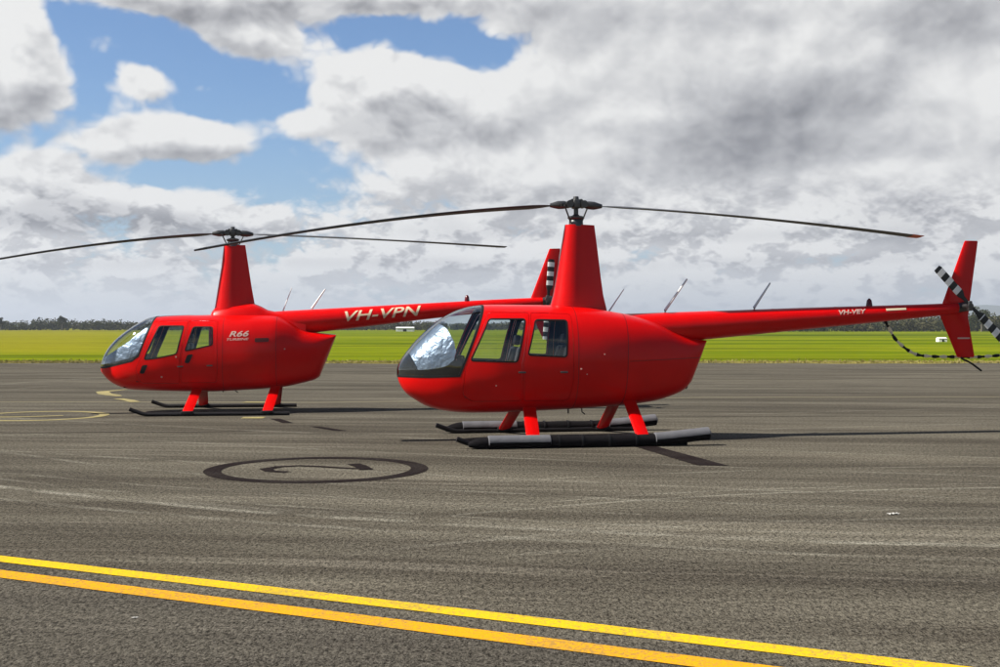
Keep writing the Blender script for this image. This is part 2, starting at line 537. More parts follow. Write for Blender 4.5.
        if P['tips']:
            bm, _ = loft_bm([[(x, y*1.01, z+(.002 if k < 9 else -.002)) for k, (x, y, z) in enumerate(g)] for g in rings[-2:]])
            bm.transform(mt); part('blade_tip', to_mesh(bm), M['orange'] if s_ > 0 else M['blade'], bl, pitch=False)
    bm = bmesh.new()
    sz = fz[0][0]
    loft_bm([[(r_*math.cos(a), r_*math.sin(a), sz+.075+q) for a in [2*math.pi*k/20 for k in range(20)]] for r_, q in ((.10, 0), (.115, .015), (.115, .03), (.09, .045))], bm)
    part('swash_plate', to_mesh(bm), M['metal'])
    # landing gear
    for side in (-1, 1):
        y = side*1.09
        bm = bmesh.new()
        tube_bm(bm, curve_pts([(P['skid_tip'], y, .125), (P['skid_tip']+.12, y, .08), (P['skid_tip']+.27, y, .036), (P['skid_tip']+.5, y, .034), (0, y, .034), (P['skid_end'], y, .034)], 5), .034, 14)
        tube_bm(bm, [(-.9, y, .012), (-.6, y, .012)], .018, 8); tube_bm(bm, [(.55, y, .012), (.85, y, .012)], .018, 8)
        sk = part('skid', to_mesh(bm), M['skid'], pitch=False)
        for xb, xt, zt_ in P['struts']:
            rings = []
            pts = [(xb, side*1.075, .045), (xb*.9+xt*.1, side*1.00, .10), (xt, side*.36, zt_), (xt, side*.25, zt_+.06)]
            for i, p in enumerate(pts):
                af = airfoil(.175 if i else .15, .26, 8)
                q = Vector(p)
                d = Vector((0, -side*.6, -.8)) if False else Vector((0, .8, side*.55)).normalized()
                rings.append([(q.x-.085+u[0], q.y+d.y*u[1]*side, q.z+d.z*u[1]*side) for u in af])
            bm, _ = loft_bm(rings); part('strut', to_mesh(bm), M['red'], angle=50, pitch=False)
            bm = bmesh.new(); box_bm(bm, xb-.10, xb+.10, y-.045, y+.045, .02, .085, .015)
            part('skid_clamp', to_mesh(bm), M['skid'], sk, pitch=False)
        if P['floats']:
            yo = side*1.15
            bag = curve_pts([(-1.64, yo, .055), (-1.50, yo, .070), (-1.3, yo, .080), (-.5, yo, .078), (.3, yo, .077), (.78, yo, .088), (1.15, yo, .118), (1.48, yo, .15)], 5)
            rad = []
            for i, p in enumerate(bag):
                r = .074
                if p.x < -1.45: r = max(.03, .074*(1-((-1.45-p.x)/.2)**2*.7))
                if p.x > 1.42: r = .06
                rad.append(r*(1+.05*math.sin(p.x*9+side)))
            bm = bmesh.new(); tube_bm(bm, bag, rad, 18)
            fo = part('float_bag', to_mesh(bm), M['bag'], pitch=False)
            for xa, xb in ((-1.42, -.58), (.73, 1.50)):
                pts = []
                nseg = 26
                for i in range(nseg+1):
                    x = xa+(xb-xa)*i/nseg
                    j = min(range(len(bag)), key=lambda k: abs(bag[k].x-x))
                    k2 = min(len(bag)-1, j+1) if bag[j].x <= x else j
                    k1 = k2-1 if k2 else 0
                    a, b = bag[k1], bag[max(k2, 1)]
                    t = (x-a.x)/(b.x-a.x) if abs(b.x-a.x) > 1e-6 else 0
                    pts.append((x, yo, a.z+(b.z-a.z)*t+.004))
                rr = [(.03 if i in (0, nseg) else .083)*(1+.012*math.sin(i*.9)+.008*math.sin(i*2.3)) for i in range(nseg+1)]
                bm = bmesh.new(); tube_bm(bm, pts, rr, 18)
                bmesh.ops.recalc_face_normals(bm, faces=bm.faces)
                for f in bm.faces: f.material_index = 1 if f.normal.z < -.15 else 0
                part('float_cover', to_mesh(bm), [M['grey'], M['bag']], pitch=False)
            for x in (-.50, -.2, .15, .5):
                bm = bmesh.new(); zc_ = .079 if x < .7 else .106
                loft_bm([[(x+dx, yo+(.086)*math.cos(a), zc_+.086*math.sin(a)) for a in [2*math.pi*k/18 for k in range(18)]] for dx in (-.012, .012)], bm)
                part('float_strap', to_mesh(bm), M['black'], pitch=False)
    # antennas and beacon
    for x, zb, x2, z2, thin in P['antennas']:
        bm = bmesh.new()
        y = 0.0
        if thin: tube_bm(bm, [(x, y, zb-.03), (x+.02, y, zb+.02), (x2, y, z2)], [.03, .012, .006], 8)
        else: tube_bm(bm, [(x, y, zb-.03), (x, y, zb+.03), (x2, y, z2)], [.032, .021, .012], 8)
        part('antenna', to_mesh(bm), M['white'])
    bx, bz = P['beacon']
    bm = bmesh.new(); tube_bm(bm, [(bx, 0, bz-.03), (bx, 0, bz+.03), (bx, 0, bz+.09), (bx, 0, bz+.12)], [.05, .045, .035, .012], 14)
    part('beacon', to_mesh(bm), M['beacon'])
    # boom writing, wrapped round the boom
    def boom_text(s, x0, x1, h, zoff, mat, bold, name='registration', shear=.25):
        me = text_mesh(s, 1, shear, bold)
        bm = bmesh.new(); bm.from_mesh(me)
        for q in [k/14 for k in range(-2, 16)]:
            bmesh.ops.bisect_plane(bm, geom=bm.verts[:]+bm.edges[:]+bm.faces[:], plane_co=(0, q*.75, 0), plane_no=(0, 1, 0))
        X = [v.co.x for v in bm.verts]; Y = [v.co.y for v in bm.verts]
        a, b, c, d = min(X), max(X), min(Y), max(Y)
        for v in bm.verts:
            u = (v.co.x-a)/(b-a); w = (v.co.y-c)/(d-c)
            x = x0+(x1-x0)*u
            zc, r = pchip(xs, zcs, x), pchip(xs, rs, x)
            ang = zoff + (w-.5)*h/r
            v.co = Vector((x, -(r+.004)*math.cos(ang), zc+(r+.004)*math.sin(ang)))
        return part(name, to_mesh(bm, fixn=False), mat, boom, smooth=False)
    P['writing'](boom_text, H, part, body, boom, (xs, zcs, rs))
    # small fittings on the fuselage
    for x, z, r in P['fittings']:
        y = -H.y_at(x, z)
        bm = bmesh.new(); tube_bm(bm, [(x, y+.01, z), (x, y-.012, z)], [r, r*.8], 14)
        part('fuel_cap' if r > .03 else 'fastener', to_mesh(bm), M['metal'] if r > .03 else M['pale'])
    for poly, nm, mt_ in P['panels']:
        vb = boolean(H.shell(-.003, .02), [(prism(round_poly(poly, .02), -1.2, -.1), 'INTERSECT')])
        part(nm, vb, [mt_, mt_])
    for loop in P['seams']:
        # hairline panel seams: thin dark bands hugging the skin
        vb = boolean(H.shell(-.0012, .01), [(prism(loop, -1.2, 1.2), 'INTERSECT')])
        part('panel_seam', vb, [M['seam'], M['seam']])
    # exhaust and belly drain
    bm = bmesh.new(); ex = P['exhaust']
    tube_bm(bm, [(ex[0]-.25, .1, ex[1]+.05), (ex[0], .1, ex[1]), (ex[0]+.10, .1, ex[1]-.02)], .045, 14)
    part('exhaust_pipe', to_mesh(bm), M['black'])
    bm = bmesh.new(); tube_bm(bm, [(.05, -.1, .45), (.06, -.1, .37), (.10, -.1, .34)], .008, 8)
    part('drain_tube', to_mesh(bm), M['black']); bm = bmesh.new(); tube_bm(bm, [(-.15, -.18, .45), (-.15, -.18, .36)], .01, 8)
    part('drain_tube', to_mesh(bm), M['black'])
    ln = boolean(H.shell(.018, .023), [(prism(P['lining'], -1.2, 1.2), 'INTERSECT')])
    part('glareshield', ln, [M['liner'], M['liner']])
    # crumpled sunshade behind the windshield: a thing of its own, kept in world space of the helicopter
    sh = boolean(H.shell(.035, .040), [(prism(round_poly(P['shade'], .06), -1.2, 1.2), 'INTERSECT')])
    bm = bmesh.new(); bm.from_mesh(sh)
    for v in bm.verts:
        n = math.sin(v.co.x*23+v.co.z*31)*math.cos(v.co.z*27-v.co.y*19)
        v.co.x += .010*n; v.co.y *= 1-.012*abs(n)
    bm.to_mesh(sh); bm.free()
    sh.transform(pit)
    so = link('sunshade', sh, M['foil']); so.location = P['loc']; so.rotation_euler = (0, 0, R(P['yaw']))
    tag(so, P['shade_label'], 'sunshade', 'silver sunshades behind the windshields')
    return root

M['seam'] = simple('dark_seam', (.07, .001, .001), .7)

def near_writing(bt, H, part, body, boom, B):
    bt('VH-VEY', 3.74, 4.16, .070, .42, M['pale'], .03)
    xs, zcs, rs = B
    # two pale placards on the boom
    bm = bmesh.new()
    for x0, x1, a0, a1 in ((4.46, 4.77, .32, .62),):
        rows = []
        for k in range(7):
            ang = a0+(a1-a0)*k/6
            rows.append([( x, -(pchip(xs, rs, x)+.004)*math.cos(ang), pchip(xs, zcs, x)+(pchip(xs, rs, x)+.004)*math.sin(ang)) for x in (x0, x1)])
        vs = [[bm.verts.new(p) for p in r] for r in rows]
        for a, b in zip(vs, vs[1:]): bm.faces.new((a[0], a[1], b[1], b[0]))
    part('placard', to_mesh(bm, fixn=False), M['cream'], boom, smooth=False)
    bm = bmesh.new()
    box_bm(bm, 5.61, 5.80, -.0135, -.010, 1.345, 1.365)
    part('placard', to_mesh(bm), M['pale'])

def far_writing(bt, H, part, body, boom, B):
    bt('VH-VPN', 1.99, 3.36, .190, .18, M['cream'], .012)
    for s, x0, x1, z0, z1 in (('R66', -.0, .34, 1.34, 1.44), ('TURBINE', -.04, .34, 1.275, 1.315)):
        me = text_mesh(s, 1, .3, .02)
        bm = bmesh.new(); bm.from_mesh(me)
        for q in (0.1, .25, .4, .55, .7): bmesh.ops.bisect_plane(bm, geom=bm.verts[:]+bm.edges[:]+bm.faces[:], plane_co=(0, q, 0), plane_no=(0, 1, 0))
        X = [v.co.x for v in bm.verts]; Y = [v.co.y for v in bm.verts]
        a, b, c, d = min(X), max(X), min(Y), max(Y)
        for v in bm.verts:
            x = x0+(x1-x0)*(v.co.x-a)/(b-a); z = z0+(z1-z0)*(v.co.y-c)/(d-c)
            v.co = Vector((x, -H.y_at(x, z)-.005, z))
        part('model_lettering', to_mesh(bm, fixn=False), M['pale'], body, smooth=False)

near = dict(
    loc=(1.031, 16.5, 0), yaw=9.8, pitch=0.0,
    label='nearer red helicopter with striped tail rotor, grey float covers on its skids',
    hull=dict(x0=-2.43, x1=1.81,
        top=[(-2.43, .94), (-2.39, 1.06), (-2.30, 1.19), (-2.18, 1.335), (-2.03, 1.482), (-1.82, 1.645), (-1.62, 1.745), (-1.4, 1.80), (-1.2, 1.815), (-.84, 1.815), (-.36, 1.81), (.06, 1.79), (.335, 1.75), (.687, 1.69), (1.04, 1.60), (1.355, 1.46), (1.56, 1.385), (1.7, 1.35), (1.81, 1.335)],
        bot=[(-2.43, .925), (-2.39, .76), (-2.30, .635), (-2.18, .55), (-2.03, .468), (-1.82, .412), (-1.62, .386), (-1.4, .376), (-1.2, .376), (-.84, .385), (-.36, .40), (.06, .417), (.335, .435), (.687, .458), (1.04, .50), (1.355, .585), (1.55, .69), (1.7, 1.02), (1.77, 1.2), (1.81, 1.315)],
        wid=[(-2.43, .02), (-2.40, .13), (-2.33, .23), (-2.2, .34), (-2.0, .445), (-1.75, .54), (-1.45, .60), (-1.1, .635), (-.3, .64), (.2, .615), (.7, .54), (1.1, .44), (1.45, .32), (1.7, .2), (1.81, .12)],
        zc=[(-2.43, .93), (-2.0, .93), (-1.4, 1.0), (-.3, 1.04), (.7, 1.04), (1.4, 1.05), (1.7, 1.2), (1.81, 1.32)]),
    windshield=[(-1.31, 1.80), (-1.671, .883), (-2.05, .868), (-2.5, .868)], wsz=.868,
    doors=[[(-1.27, 1.71), (-1.60, .98), (-1.63, .64), (-1.50, .55), (-.84, .55), (-.87, 1.0), (-.735, 1.71)],
           [(-.715, 1.71), (-.85, 1.0), (-.82, .55), (-.22, .55), (-.18, .8), (-.18, 1.69)]],
    windows=[[(-1.275, 1.625), (-.795, 1.625), (-.925, 1.06), (-1.535, 1.08)],
             [(-.668, 1.615), (-.245, 1.61), (-.27, 1.125), (-.79, 1.15)]],
    handle_z=.93, shade_patches=False,
    mast=[(2.90, -.155, .255, .095), (2.6, -.205, .295, .125), (2.2, -.27, .345, .165), (1.95, -.315, .38, .195), (1.75, -.37, .43, .225), (1.6, -.39, .45, .23)],
    boom=[(.45, 1.455, .235), (1.8, 1.537, .197), (3.22, 1.63, .155), (5.35, 1.765, .086), (5.60, 1.785, .078)],
    tr=(5.665, 1.815), tr_angle=-45, fin_dz=0.0, hub_z=3.17, blade_az=10.5, droop=(-.66, -.36), tips=True,
    skid_tip=-1.78, skid_end=1.2, struts=[(-.80, -.72, .46), (.645, .655, .50)], floats=True,
    antennas=[(.433, 1.70, .673, 2.036, True), (1.255, 1.715, 1.57, 2.178, False), (2.543, 1.757, 2.778, 2.13, False)],
    beacon=(4.258, 1.80), writing=near_writing,
    fittings=[(-.08, .97, .012), (.0, .90, .009), (.24, 1.16, .010), (-1.2, .76, .010)],
    panels=[], seams=[[(.545, .3), (.552, .3), (.602, 1.9), (.595, 1.9)], [(-.12, .3), (-.114, .3), (-.104, 1.9), (-.11, 1.9)], [(.60, 1.06), (1.75, 1.10), (1.75, 1.106), (.60, 1.066)]],
    exhaust=(1.50, .72),
    shade=[(-2.6, .99), (-2.6, 1.62), (-1.93, 1.60), (-1.83, 1.52), (-1.749, 1.375), (-1.705, 1.207), (-1.73, 1.08), (-1.853, 1.0), (-2.048, .965), (-2.26, .935)],
    lining=[(-2.6, .80), (-2.6, 1.16), (-2.29, 1.19), (-2.20, .96), (-2.03, .965), (-1.85, 1.0), (-1.73, 1.08), (-1.62, 1.10), (-1.62, .86)],
    shade_label='crumpled silver sunshade inside the windshield of the nearer helicopter')

far = dict(
    loc=(-4.787, 21.8, 0), yaw=6.4, pitch=.028,
    label='farther red helicopter on bare black skids with large VH-VPN lettering on its boom',
    hull=dict(x0=-2.29, x1=1.83,
        top=[(-2.29, .85), (-2.25, 1.02), (-2.19, 1.14), (-2.07, 1.30), (-1.8, 1.525), (-1.57, 1.663), (-1.43, 1.722), (-1.3, 1.74), (-1.1, 1.748), (-.82, 1.749), (-.54, 1.74), (-.3, 1.74), (.37, 1.73), (.74, 1.70), (1.0, 1.60), (1.24, 1.43), (1.5, 1.37), (1.83, 1.325)],
        bot=[(-2.29, .84), (-2.24, .74), (-2.1, .60), (-1.935, .51), (-1.745, .456), (-1.24, .416), (-.77, .39), (-.23, .372), (.23, .38), (.87, .41), (1.3, .485), (1.526, .555), (1.60, .72), (1.7, .96), (1.83, 1.29)],
        wid=[(-2.29, .02), (-2.25, .16), (-2.18, .27), (-2.0, .42), (-1.75, .53), (-1.45, .60), (-1.1, .635), (-.3, .64), (.2, .64), (.7, .60), (1.1, .50), (1.45, .40), (1.7, .28), (1.83, .2)],
        zc=[(-2.29, .845), (-2.0, .88), (-1.4, .97), (-.3, 1.02), (.7, 1.02), (1.4, 1.0), (1.65, 1.15), (1.83, 1.3)], nt=2.9, nb=2.7),
    windshield=[(-1.29, 1.74), (-1.545, 1.052), (-1.66, .968), (-2.149, .86), (-2.5, .85)], wsz=.84,
    doors=[[(-1.24, 1.65), (-1.52, 1.0), (-1.60, .82), (-1.52, .58), (-.86, .55), (-.84, 1.0), (-.70, 1.65)],
           [(-.68, 1.65), (-.82, 1.0), (-.83, .56), (-.22, .55), (-.20, .8), (-.20, 1.62)]],
    windows=[[(-1.2, 1.567), (-.775, 1.556), (-.892, 1.069), (-1.247, 1.0), (-1.45, .985), (-1.40, 1.12)],
             [(-.62, 1.535), (-.289, 1.525), (-.279, 1.207), (-.755, 1.11)]],
    handle_z=.85, shade_patches=True,
    mast=[(2.975, -.158, .22, .09), (2.6, -.20, .275, .125), (2.2, -.265, .335, .165), (1.92, -.31, .385, .2), (1.8, -.33, .41, .22)],
    cowl=[(-.40, 1.66, .20), (-.36, 1.80, .28), (-.30, 1.875, .32), (.0, 1.915, .34), (.36, 1.93, .32), (.5, 1.87, .30), (.62, 1.80, .29), (.78, 1.76, .27), (1.0, 1.755, .25), (1.3, 1.75, .22)],
    boom=[(.5, 1.525, .24), (1.9, 1.607, .197), (3.35, 1.695, .15), (5.35, 1.805, .09), (5.60, 1.815, .08)],
    tr=(5.665, 1.86), tr_angle=4, fin_dz=.04, hub_z=3.19, blade_az=14.0, droop=(-.74, -.16), tips=False,
    skid_tip=-1.60, skid_end=1.07, struts=[(-.653, -.58, .42), (.685, .77, .43)], floats=False,
    antennas=[(.867, 1.755, 1.044, 2.19, True), (1.40, 1.78, 1.64, 2.15, False)],
    beacon=(4.209, 1.86), writing=far_writing,
    fittings=[(-1.15, .68, .018), (-.9, 1.02, .016), (.95, 1.1, .014)],
    panels=[([(.44, 1.235), (.68, 1.235), (.68, 1.305), (.44, 1.305)], 'air_intake', M['seam'])],
    seams=[[(.80, .3), (.806, .3), (.806, 1.9), (.80, 1.9)], [(-.12, .3), (-.114, .3), (-.104, 1.9), (-.11, 1.9)]],
    exhaust=(1.45, .66),
    shade=[(-2.6, .88), (-2.6, .94), (-2.2, 1.04), (-1.80, 1.26), (-1.42, 1.56), (-1.40, 1.46), (-1.56, 1.10), (-1.68, 1.02), (-2.15, .91)],
    lining=[(-2.6, .80), (-2.6, .90), (-2.15, .93), (-1.68, 1.02), (-1.56, 1.08), (-1.56, .95), (-1.7, .86)],
    shade_label='crumpled silver sunshade inside the windshield of the farther helicopter')
build_helicopter(near)
build_helicopter(far)

# ------------------------------------------------------------------ ground
def sheet(name, pts, z, mat, kind='structure', thick=0.0):
    bm = bmesh.new(); bm.faces.new([bm.verts.new((x, y, z)) for x, y in pts])
    me = to_mesh(bm, fixn=False)
    if me.polygons[0].normal.z < 0: me.flip_normals()
    o = link(name, me, mat, smooth=False)
    if kind: o['kind'] = kind
    return o

def asphalt_mat():
    m, t, b = material('apron_asphalt')
    co = t.new('ShaderNodeTexCoord').outputs['Object']
    x, y, z = t.sep(co)
    # swept tyre and drainage streaks along wide arcs
    def arc(cx, cy, fr, fa, det, seed):
        dx = t.m('SUBTRACT', x, cx); dy = t.m('SUBTRACT', y, cy)
        wob = t.m('MULTIPLY', t.noise(co, .10, 2), 1.6)
        r = t.m('ADD', t.m('SQRT', t.m('ADD', t.m('MULTIPLY', dx, dx), t.m('MULTIPLY', dy, dy))), wob)
        a = t.m('ARCTAN2', dy, dx)
        return t.noise(t.vec(t.m('MULTIPLY', r, fr), t.m('MULTIPLY', a, fa), seed), 1.0, det, .62)
    s1 = arc(-8, -70, 1.1, 9, 6, 3.1)
    s2 = arc(12, 95, .9, 10, 6, 7.7)
    s3 = arc(-8, -70, 5.0, 14, 3, 1.3)
    big = t.noise(co, .22, 5, .6)
    cg = t.vec(x, t.m('MULTIPLY', y, .5), 0)
    grit = t.noise(cg, 34, 3, .8)
    grit2 = t.noise(cg, 85, 2, .85)
    col = t.mix(t.smooth(s1, .36, .62), (.064, .056, .043), (.110, .099, .076))
    col = t.mix(t.m('MULTIPLY', t.smooth(s2, .52, .70), .35), col, (.175, .156, .118))
    col = t.mix(t.m('MULTIPLY', t.smooth(s3, .56, .70), .38), col, (.185, .165, .130))
    col = t.mix(t.m('MULTIPLY', t.smooth(s2, .47, .32), .5), col, (.046, .040, .032))
    col = t.mix(t.m('MULTIPLY', t.smooth(big, .45, .7), .35), col, (.055, .048, .038))
    # the strip this side of the yellow lines is newer and darker
    wobble = t.m('MULTIPLY', t.m('SUBTRACT', t.noise(co, .35, 3), .5), .35)
    breakup = t.smooth(t.noise(co, 1.1, 5, .65), .36, .62)
    for cx, cy, r, w_, a_ in ((6.14, 28.0, 19.72, .09, .55), (6.14, 28.0, 19.35, .06, .30), (6.14, 28.0, 17.95, .07, .30), (10.8, 40.3, 33.28, .08, .35), (10.8, 40.3, 31.9, .05, .3), (10.8, 40.3, 32.7, .12, .2),
                              (6.06, -1.0, 12.62, .05, .55), (6.06, -1.0, 12.90, .04, .40), (6.06, -1.0, 14.3, .05, .35), (6.06, -1.0, 11.5, .06, .2), (25.1, 76.6, 69.05, .08, .35), (25.1, 76.6, 67.3, .08, .3),
                              (25.1, 76.6, 65.4, .12, .25), (4.25, .24, 9.5, .06, .28), (4.25, .24, 8.9, .08, .18), (-6, 62, 45.0, .1, .25), (-6, 62, 42.0, .12, .22)):
        dx = t.m('SUBTRACT', x, cx); dy = t.m('SUBTRACT', y, cy)
        rr_ = t.m('ADD', t.m('SQRT', t.m('ADD', t.m('MULTIPLY', dx, dx), t.m('MULTIPLY', dy, dy))), wobble)
        q = t.smooth(t.m('ABSOLUTE', t.m('SUBTRACT', rr_, r)), w_, w_*.3)
        if cx in (6.06, 4.25): q = t.m('MULTIPLY', q, t.smooth(x, -1.6, .8))
        col = t.mix(t.m('MULTIPLY', t.m('MULTIPLY', q, breakup), a_), col, (.25, .235, .19))
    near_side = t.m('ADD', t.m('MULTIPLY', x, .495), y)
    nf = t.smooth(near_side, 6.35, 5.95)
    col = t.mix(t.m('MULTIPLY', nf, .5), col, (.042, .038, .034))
    g = t.m('MINIMUM', t.m('MAXIMUM', t.m('ADD', -3.15, t.m('ADD', t.m('MULTIPLY', grit, 4.0), t.m('MULTIPLY', grit2, 4.3))), .25), 2.3)
    sc = t.new('ShaderNodeVectorMath', operation='SCALE'); t.put(sc.inputs[0], col); t.put(sc.inputs['Scale'], g)
    st = t.new('ShaderNodeTexVoronoi'); st.inputs['Scale'].default_value = 34; t.l.new(co, st.inputs['Vector'])
    stones = t.m('MULTIPLY', t.m('LESS_THAN', st.outputs['Distance'], .22), t.m('GREATER_THAN', t.sep(st.outputs['Color'])[0], .72))
    col = t.mix(t.m('MULTIPLY', stones, .45), sc.outputs[0], (.24, .22, .185))
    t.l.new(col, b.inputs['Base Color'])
    b.inputs['Roughness'].default_value = .95; b.inputs['Specular IOR Level'].default_value = .02
    t.l.new(t.bump(t.m('ADD', grit, t.m('MULTIPLY', grit2, .5)), .7, .012), b.inputs['Normal'])
    return m
def grass_mat():
    m, t, b = material('mown_airfield_grass')
    co = t.new('ShaderNodeTexCoord').outputs['Object']
    x, y, z = t.sep(co)
    ly = t.m('LOGARITHM', t.m('MAXIMUM', y, 30), 2.718)
    band = t.noise(t.vec(t.m('MULTIPLY', x, .004), t.m('MULTIPLY', ly, 5.2), 2.0), 1.0, 4, .6)
    pat = t.noise(t.vec(t.m('MULTIPLY', x, .05), t.m('MULTIPLY', y, .02), 0), 1.0, 5, .6)
    band2 = t.noise(t.vec(t.m('ADD', t.m('MULTIPLY', x, .028), t.m('MULTIPLY', pat, .8)), t.m('MULTIPLY', ly, 14), 5.0), 1.0, 3, .6)
    col = t.ramp(band, [(.36, (.058, .088, .004)), (.46, (.112, .150, .005)), (.54, (.178, .200, .008)), (.64, (.075, .112, .005))])
    col = t.mix(t.m('MULTIPLY', t.smooth(band2, .50, .62), .5), col, (.032, .046, .005))
    # yellower to the left, dry edge by the apron
    left = t.smooth(t.m('DIVIDE', x, y), -.22, -.36)
    col = t.mix(t.m('MULTIPLY', left, t.m('MULTIPLY', t.smooth(y, 60, 80), .75)), col, (.215, .195, .014))
    edge = t.smooth(t.m('ADD', y, t.m('MULTIPLY', t.noise(co, .8, 4), 4)), 56.5, 52.5)
    col = t.mix(t.m('MULTIPLY', edge, .85), col, (.30, .25, .06))
    col = t.mix(t.m('MULTIPLY', t.smooth(pat, .5, .7), .35), col, (.12, .13, .012))
    tus = t.noise(t.vec(t.m('MULTIPLY', x, .35), t.m('MULTIPLY', ly, 40), 9.0), 1.0, 6, .75)
    fine = t.m('ADD', .35, t.m('ADD', t.m('MULTIPLY', t.noise(co, 9, 4, .7), .5), t.m('MULTIPLY', tus, .8)))
    sc = t.new('ShaderNodeVectorMath', operation='SCALE'); t.put(sc.inputs[0], col); t.put(sc.inputs['Scale'], fine)
    t.l.new(sc.outputs[0], b.inputs['Base Color'])
    b.inputs['Roughness'].default_value = 1; b.inputs['Specular IOR Level'].default_value = 0
    return m
def paint_mat(name, c1, worn, amount):
    m, t, b = material(name)
    co = t.new('ShaderNodeTexCoord').outputs['Object']
    n = t.noise(co, 38, 4, .75); n2 = t.noise(co, 1.4, 4)
    w = t.m('MULTIPLY', t.smooth(t.m('ADD', n, t.m('MULTIPLY', n2, .4)), .80-amount*.4, .92-amount*.3), .75)
    t.l.new(t.mix(w, c1, worn), b.inputs['Base Color'])
    b.inputs['Roughness'].default_value = .95; b.inputs['Specular IOR Level'].default_value = .02
    t.l.new(t.bump(t.noise(co, 60, 3, .7), .5, .008), b.inputs['Normal'])
    return m
M['asphalt'] = asphalt_mat(); M['grass'] = grass_mat()
M['yellow'] = paint_mat('yellow_line_paint', (.70, .44, .014), (.30, .22, .06), .35)
M['orange_yellow'] = paint_mat('deeper_yellow_line_paint', (.66, .32, .012), (.28, .18, .06), .4)
M['faded_yellow'] = paint_mat('faded_yellow_paint', (.42, .36, .14), (.2, .17, .1), .7)
M['pale_line'] = paint_mat('worn_pale_line_paint', (.28, .25, .15), (.16, .14, .10), .9)
M['blackpaint'] = paint_mat('black_marking_paint', (.014, .010, .010), (.035, .030, .026), .3)

# grass plain reaching the horizon, and the apron sheet above it
sheet('grass_field', [(-9000, 40), (9000, 40), (9000, 9000), (-9000, 9000)], -.004, M['grass'])
sheet('ground', [(-9000, -3000), (9000, -3000), (9000, 40), (-9000, 40)], -.012, M['grass'])
apron = []
xs_ = [-140+i*1.2 for i in range(234)]
for x in xs_: apron.append((x, 50.2+.5*math.sin(x*.31)+.3*math.sin(x*1.7)+random.uniform(-.12, .12)))
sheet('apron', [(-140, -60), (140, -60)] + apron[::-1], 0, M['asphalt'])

def band(name, centre, w, z, mat, grp=None):
    bm = bmesh.new(); P_ = [Vector(p) for p in centre]
    vs = []
    for i, p in enumerate(P_):
        t = (P_[min(i+1, len(P_)-1)]-P_[max(0, i-1)]).normalized(); n = Vector((-t.y, t.x))
        ww = w[i] if isinstance(w, list) else w
        vs.append((bm.verts.new((*(p+n*ww/2), z)), bm.verts.new((*(p-n*ww/2), z))))
    for a, b in zip(vs, vs[1:]): bm.faces.new((a[0], a[1], b[1], b[0]))
    me = to_mesh(bm, fixn=False)
    for p in me.polygons:
        if p.normal.z < 0: me.flip_normals(); break
    o = link(name, me, mat, smooth=False); o['kind'] = 'structure'; return o
d = Vector((4.935, -2.40)).normalized()
a1 = Vector((-3.31, 8.00)); a2 = Vector((-3.10, 7.51))
d2 = Vector((4.01, -1.985)).normalized()
band('painted_line', [a1-d*30, a1+d*30], .155, .004, M['yellow'])
band('painted_line', [a2-d2*30, a2+d2*30], .17, .004, M['orange_yellow'])
# far pale lead-in line with brighter patches
band('painted_line', [(-40, 24.4), (-10, 24.5), (-7.6, 24.5), (-3.6, 24.3), (0, 25.1), (4.3, 26.0), (10.8, 26.25), (40, 26.3)], .17, .004, M['pale_line'])
for c, w in (([(-5.13, 24.36), (-4.68, 24.33)], .32), ([(-4.28, 20.20), (-3.92, 20.22)], .34)): band('painted_mark', c, w, .009, M['faded_yellow'])
band('painted_mark', [(-9.0, 29.3), (-9.25, 28.3), (-8.9, 27.4), (-8.55, 26.9), (-8.30, 26.5)], [.12, .3, .3, .3, .15], .004, M['faded_yellow'])
band('painted_mark', [(-8.0, 25.5), (-7.6, 24.95), (-7.3, 24.35)], .22, .009, M['faded_yellow'])
# stand number rings: a blacked-out one and a faded yellow one
def ring(cx, cy, r0, r1, mat, z=.004):
    bm = bmesh.new(); n = 96
    A = [(bm.verts.new((cx+r0*math.cos(a), cy+r0*math.sin(a), z)), bm.verts.new((cx+r1*math.cos(a), cy+r1*math.sin(a), z))) for a in [2*math.pi*k/n for k in range(n)]]
    for i in range(n): a, b = A[i], A[(i+1) % n]; bm.faces.new((a[0], a[1], b[1], b[0]))
    o = link('painted_ring', to_mesh(bm), mat, smooth=False)
    o['kind'] = 'structure'; return o
ring(-1.955, 13.0, 1.0, 1.185, M['blackpaint'])
band('painted_digit', [(-2.22, 12.72), (-2.42, 12.80), (-2.50, 13.0), (-2.40, 13.2), (-2.19, 13.30), (-1.95, 13.22), (-1.72, 13.10), (-1.50, 13.02)], [.12, .13, .15, .13, .10, .10, .10, .08], .004, M['blackpaint'])
band('painted_digit', [(-1.62, 13.45), (-1.52, 13.24), (-1.42, 12.92)], .15, .008, M['blackpaint'])
ring(-7.85, 20.7, .98, 1.15, M['faded_yellow'])
band('painted_digit', [(-8.45, 20.40), (-8.1, 20.45), (-7.75, 20.6), (-7.45, 20.75)], .15, .004, M['faded_yellow'])
sheet('painted_bar', [(1.70, 15.45), (1.98, 15.45), (2.50, 13.30), (2.16, 13.34)], .004, M['blackpaint'])
sheet('painted_bar', [(-2.90, 18.50), (-2.75, 18.50), (-2.22, 17.72), (-2.42, 17.74)], .004, M['blackpaint'])
sheet('painted_bar', [(-3.80, 20.05), (-3.62, 20.05), (-3.25, 19.15), (-3.42, 19.15)], .004, M['blackpaint'])
# tar-filled crack
pc = [(-30+i*.8, 17.55+.12*math.sin(i*.6)+.05*math.sin(i*2.3)) for i in range(34)]
band('asphalt_crack', pc, .045, .003, M['blackpaint'])
pc = [(2+i*.8, 20.4+.02*i+.1*math.sin(i*.5)) for i in range(50)]
band('asphalt_crack', pc, .04, .003, M['blackpaint'])
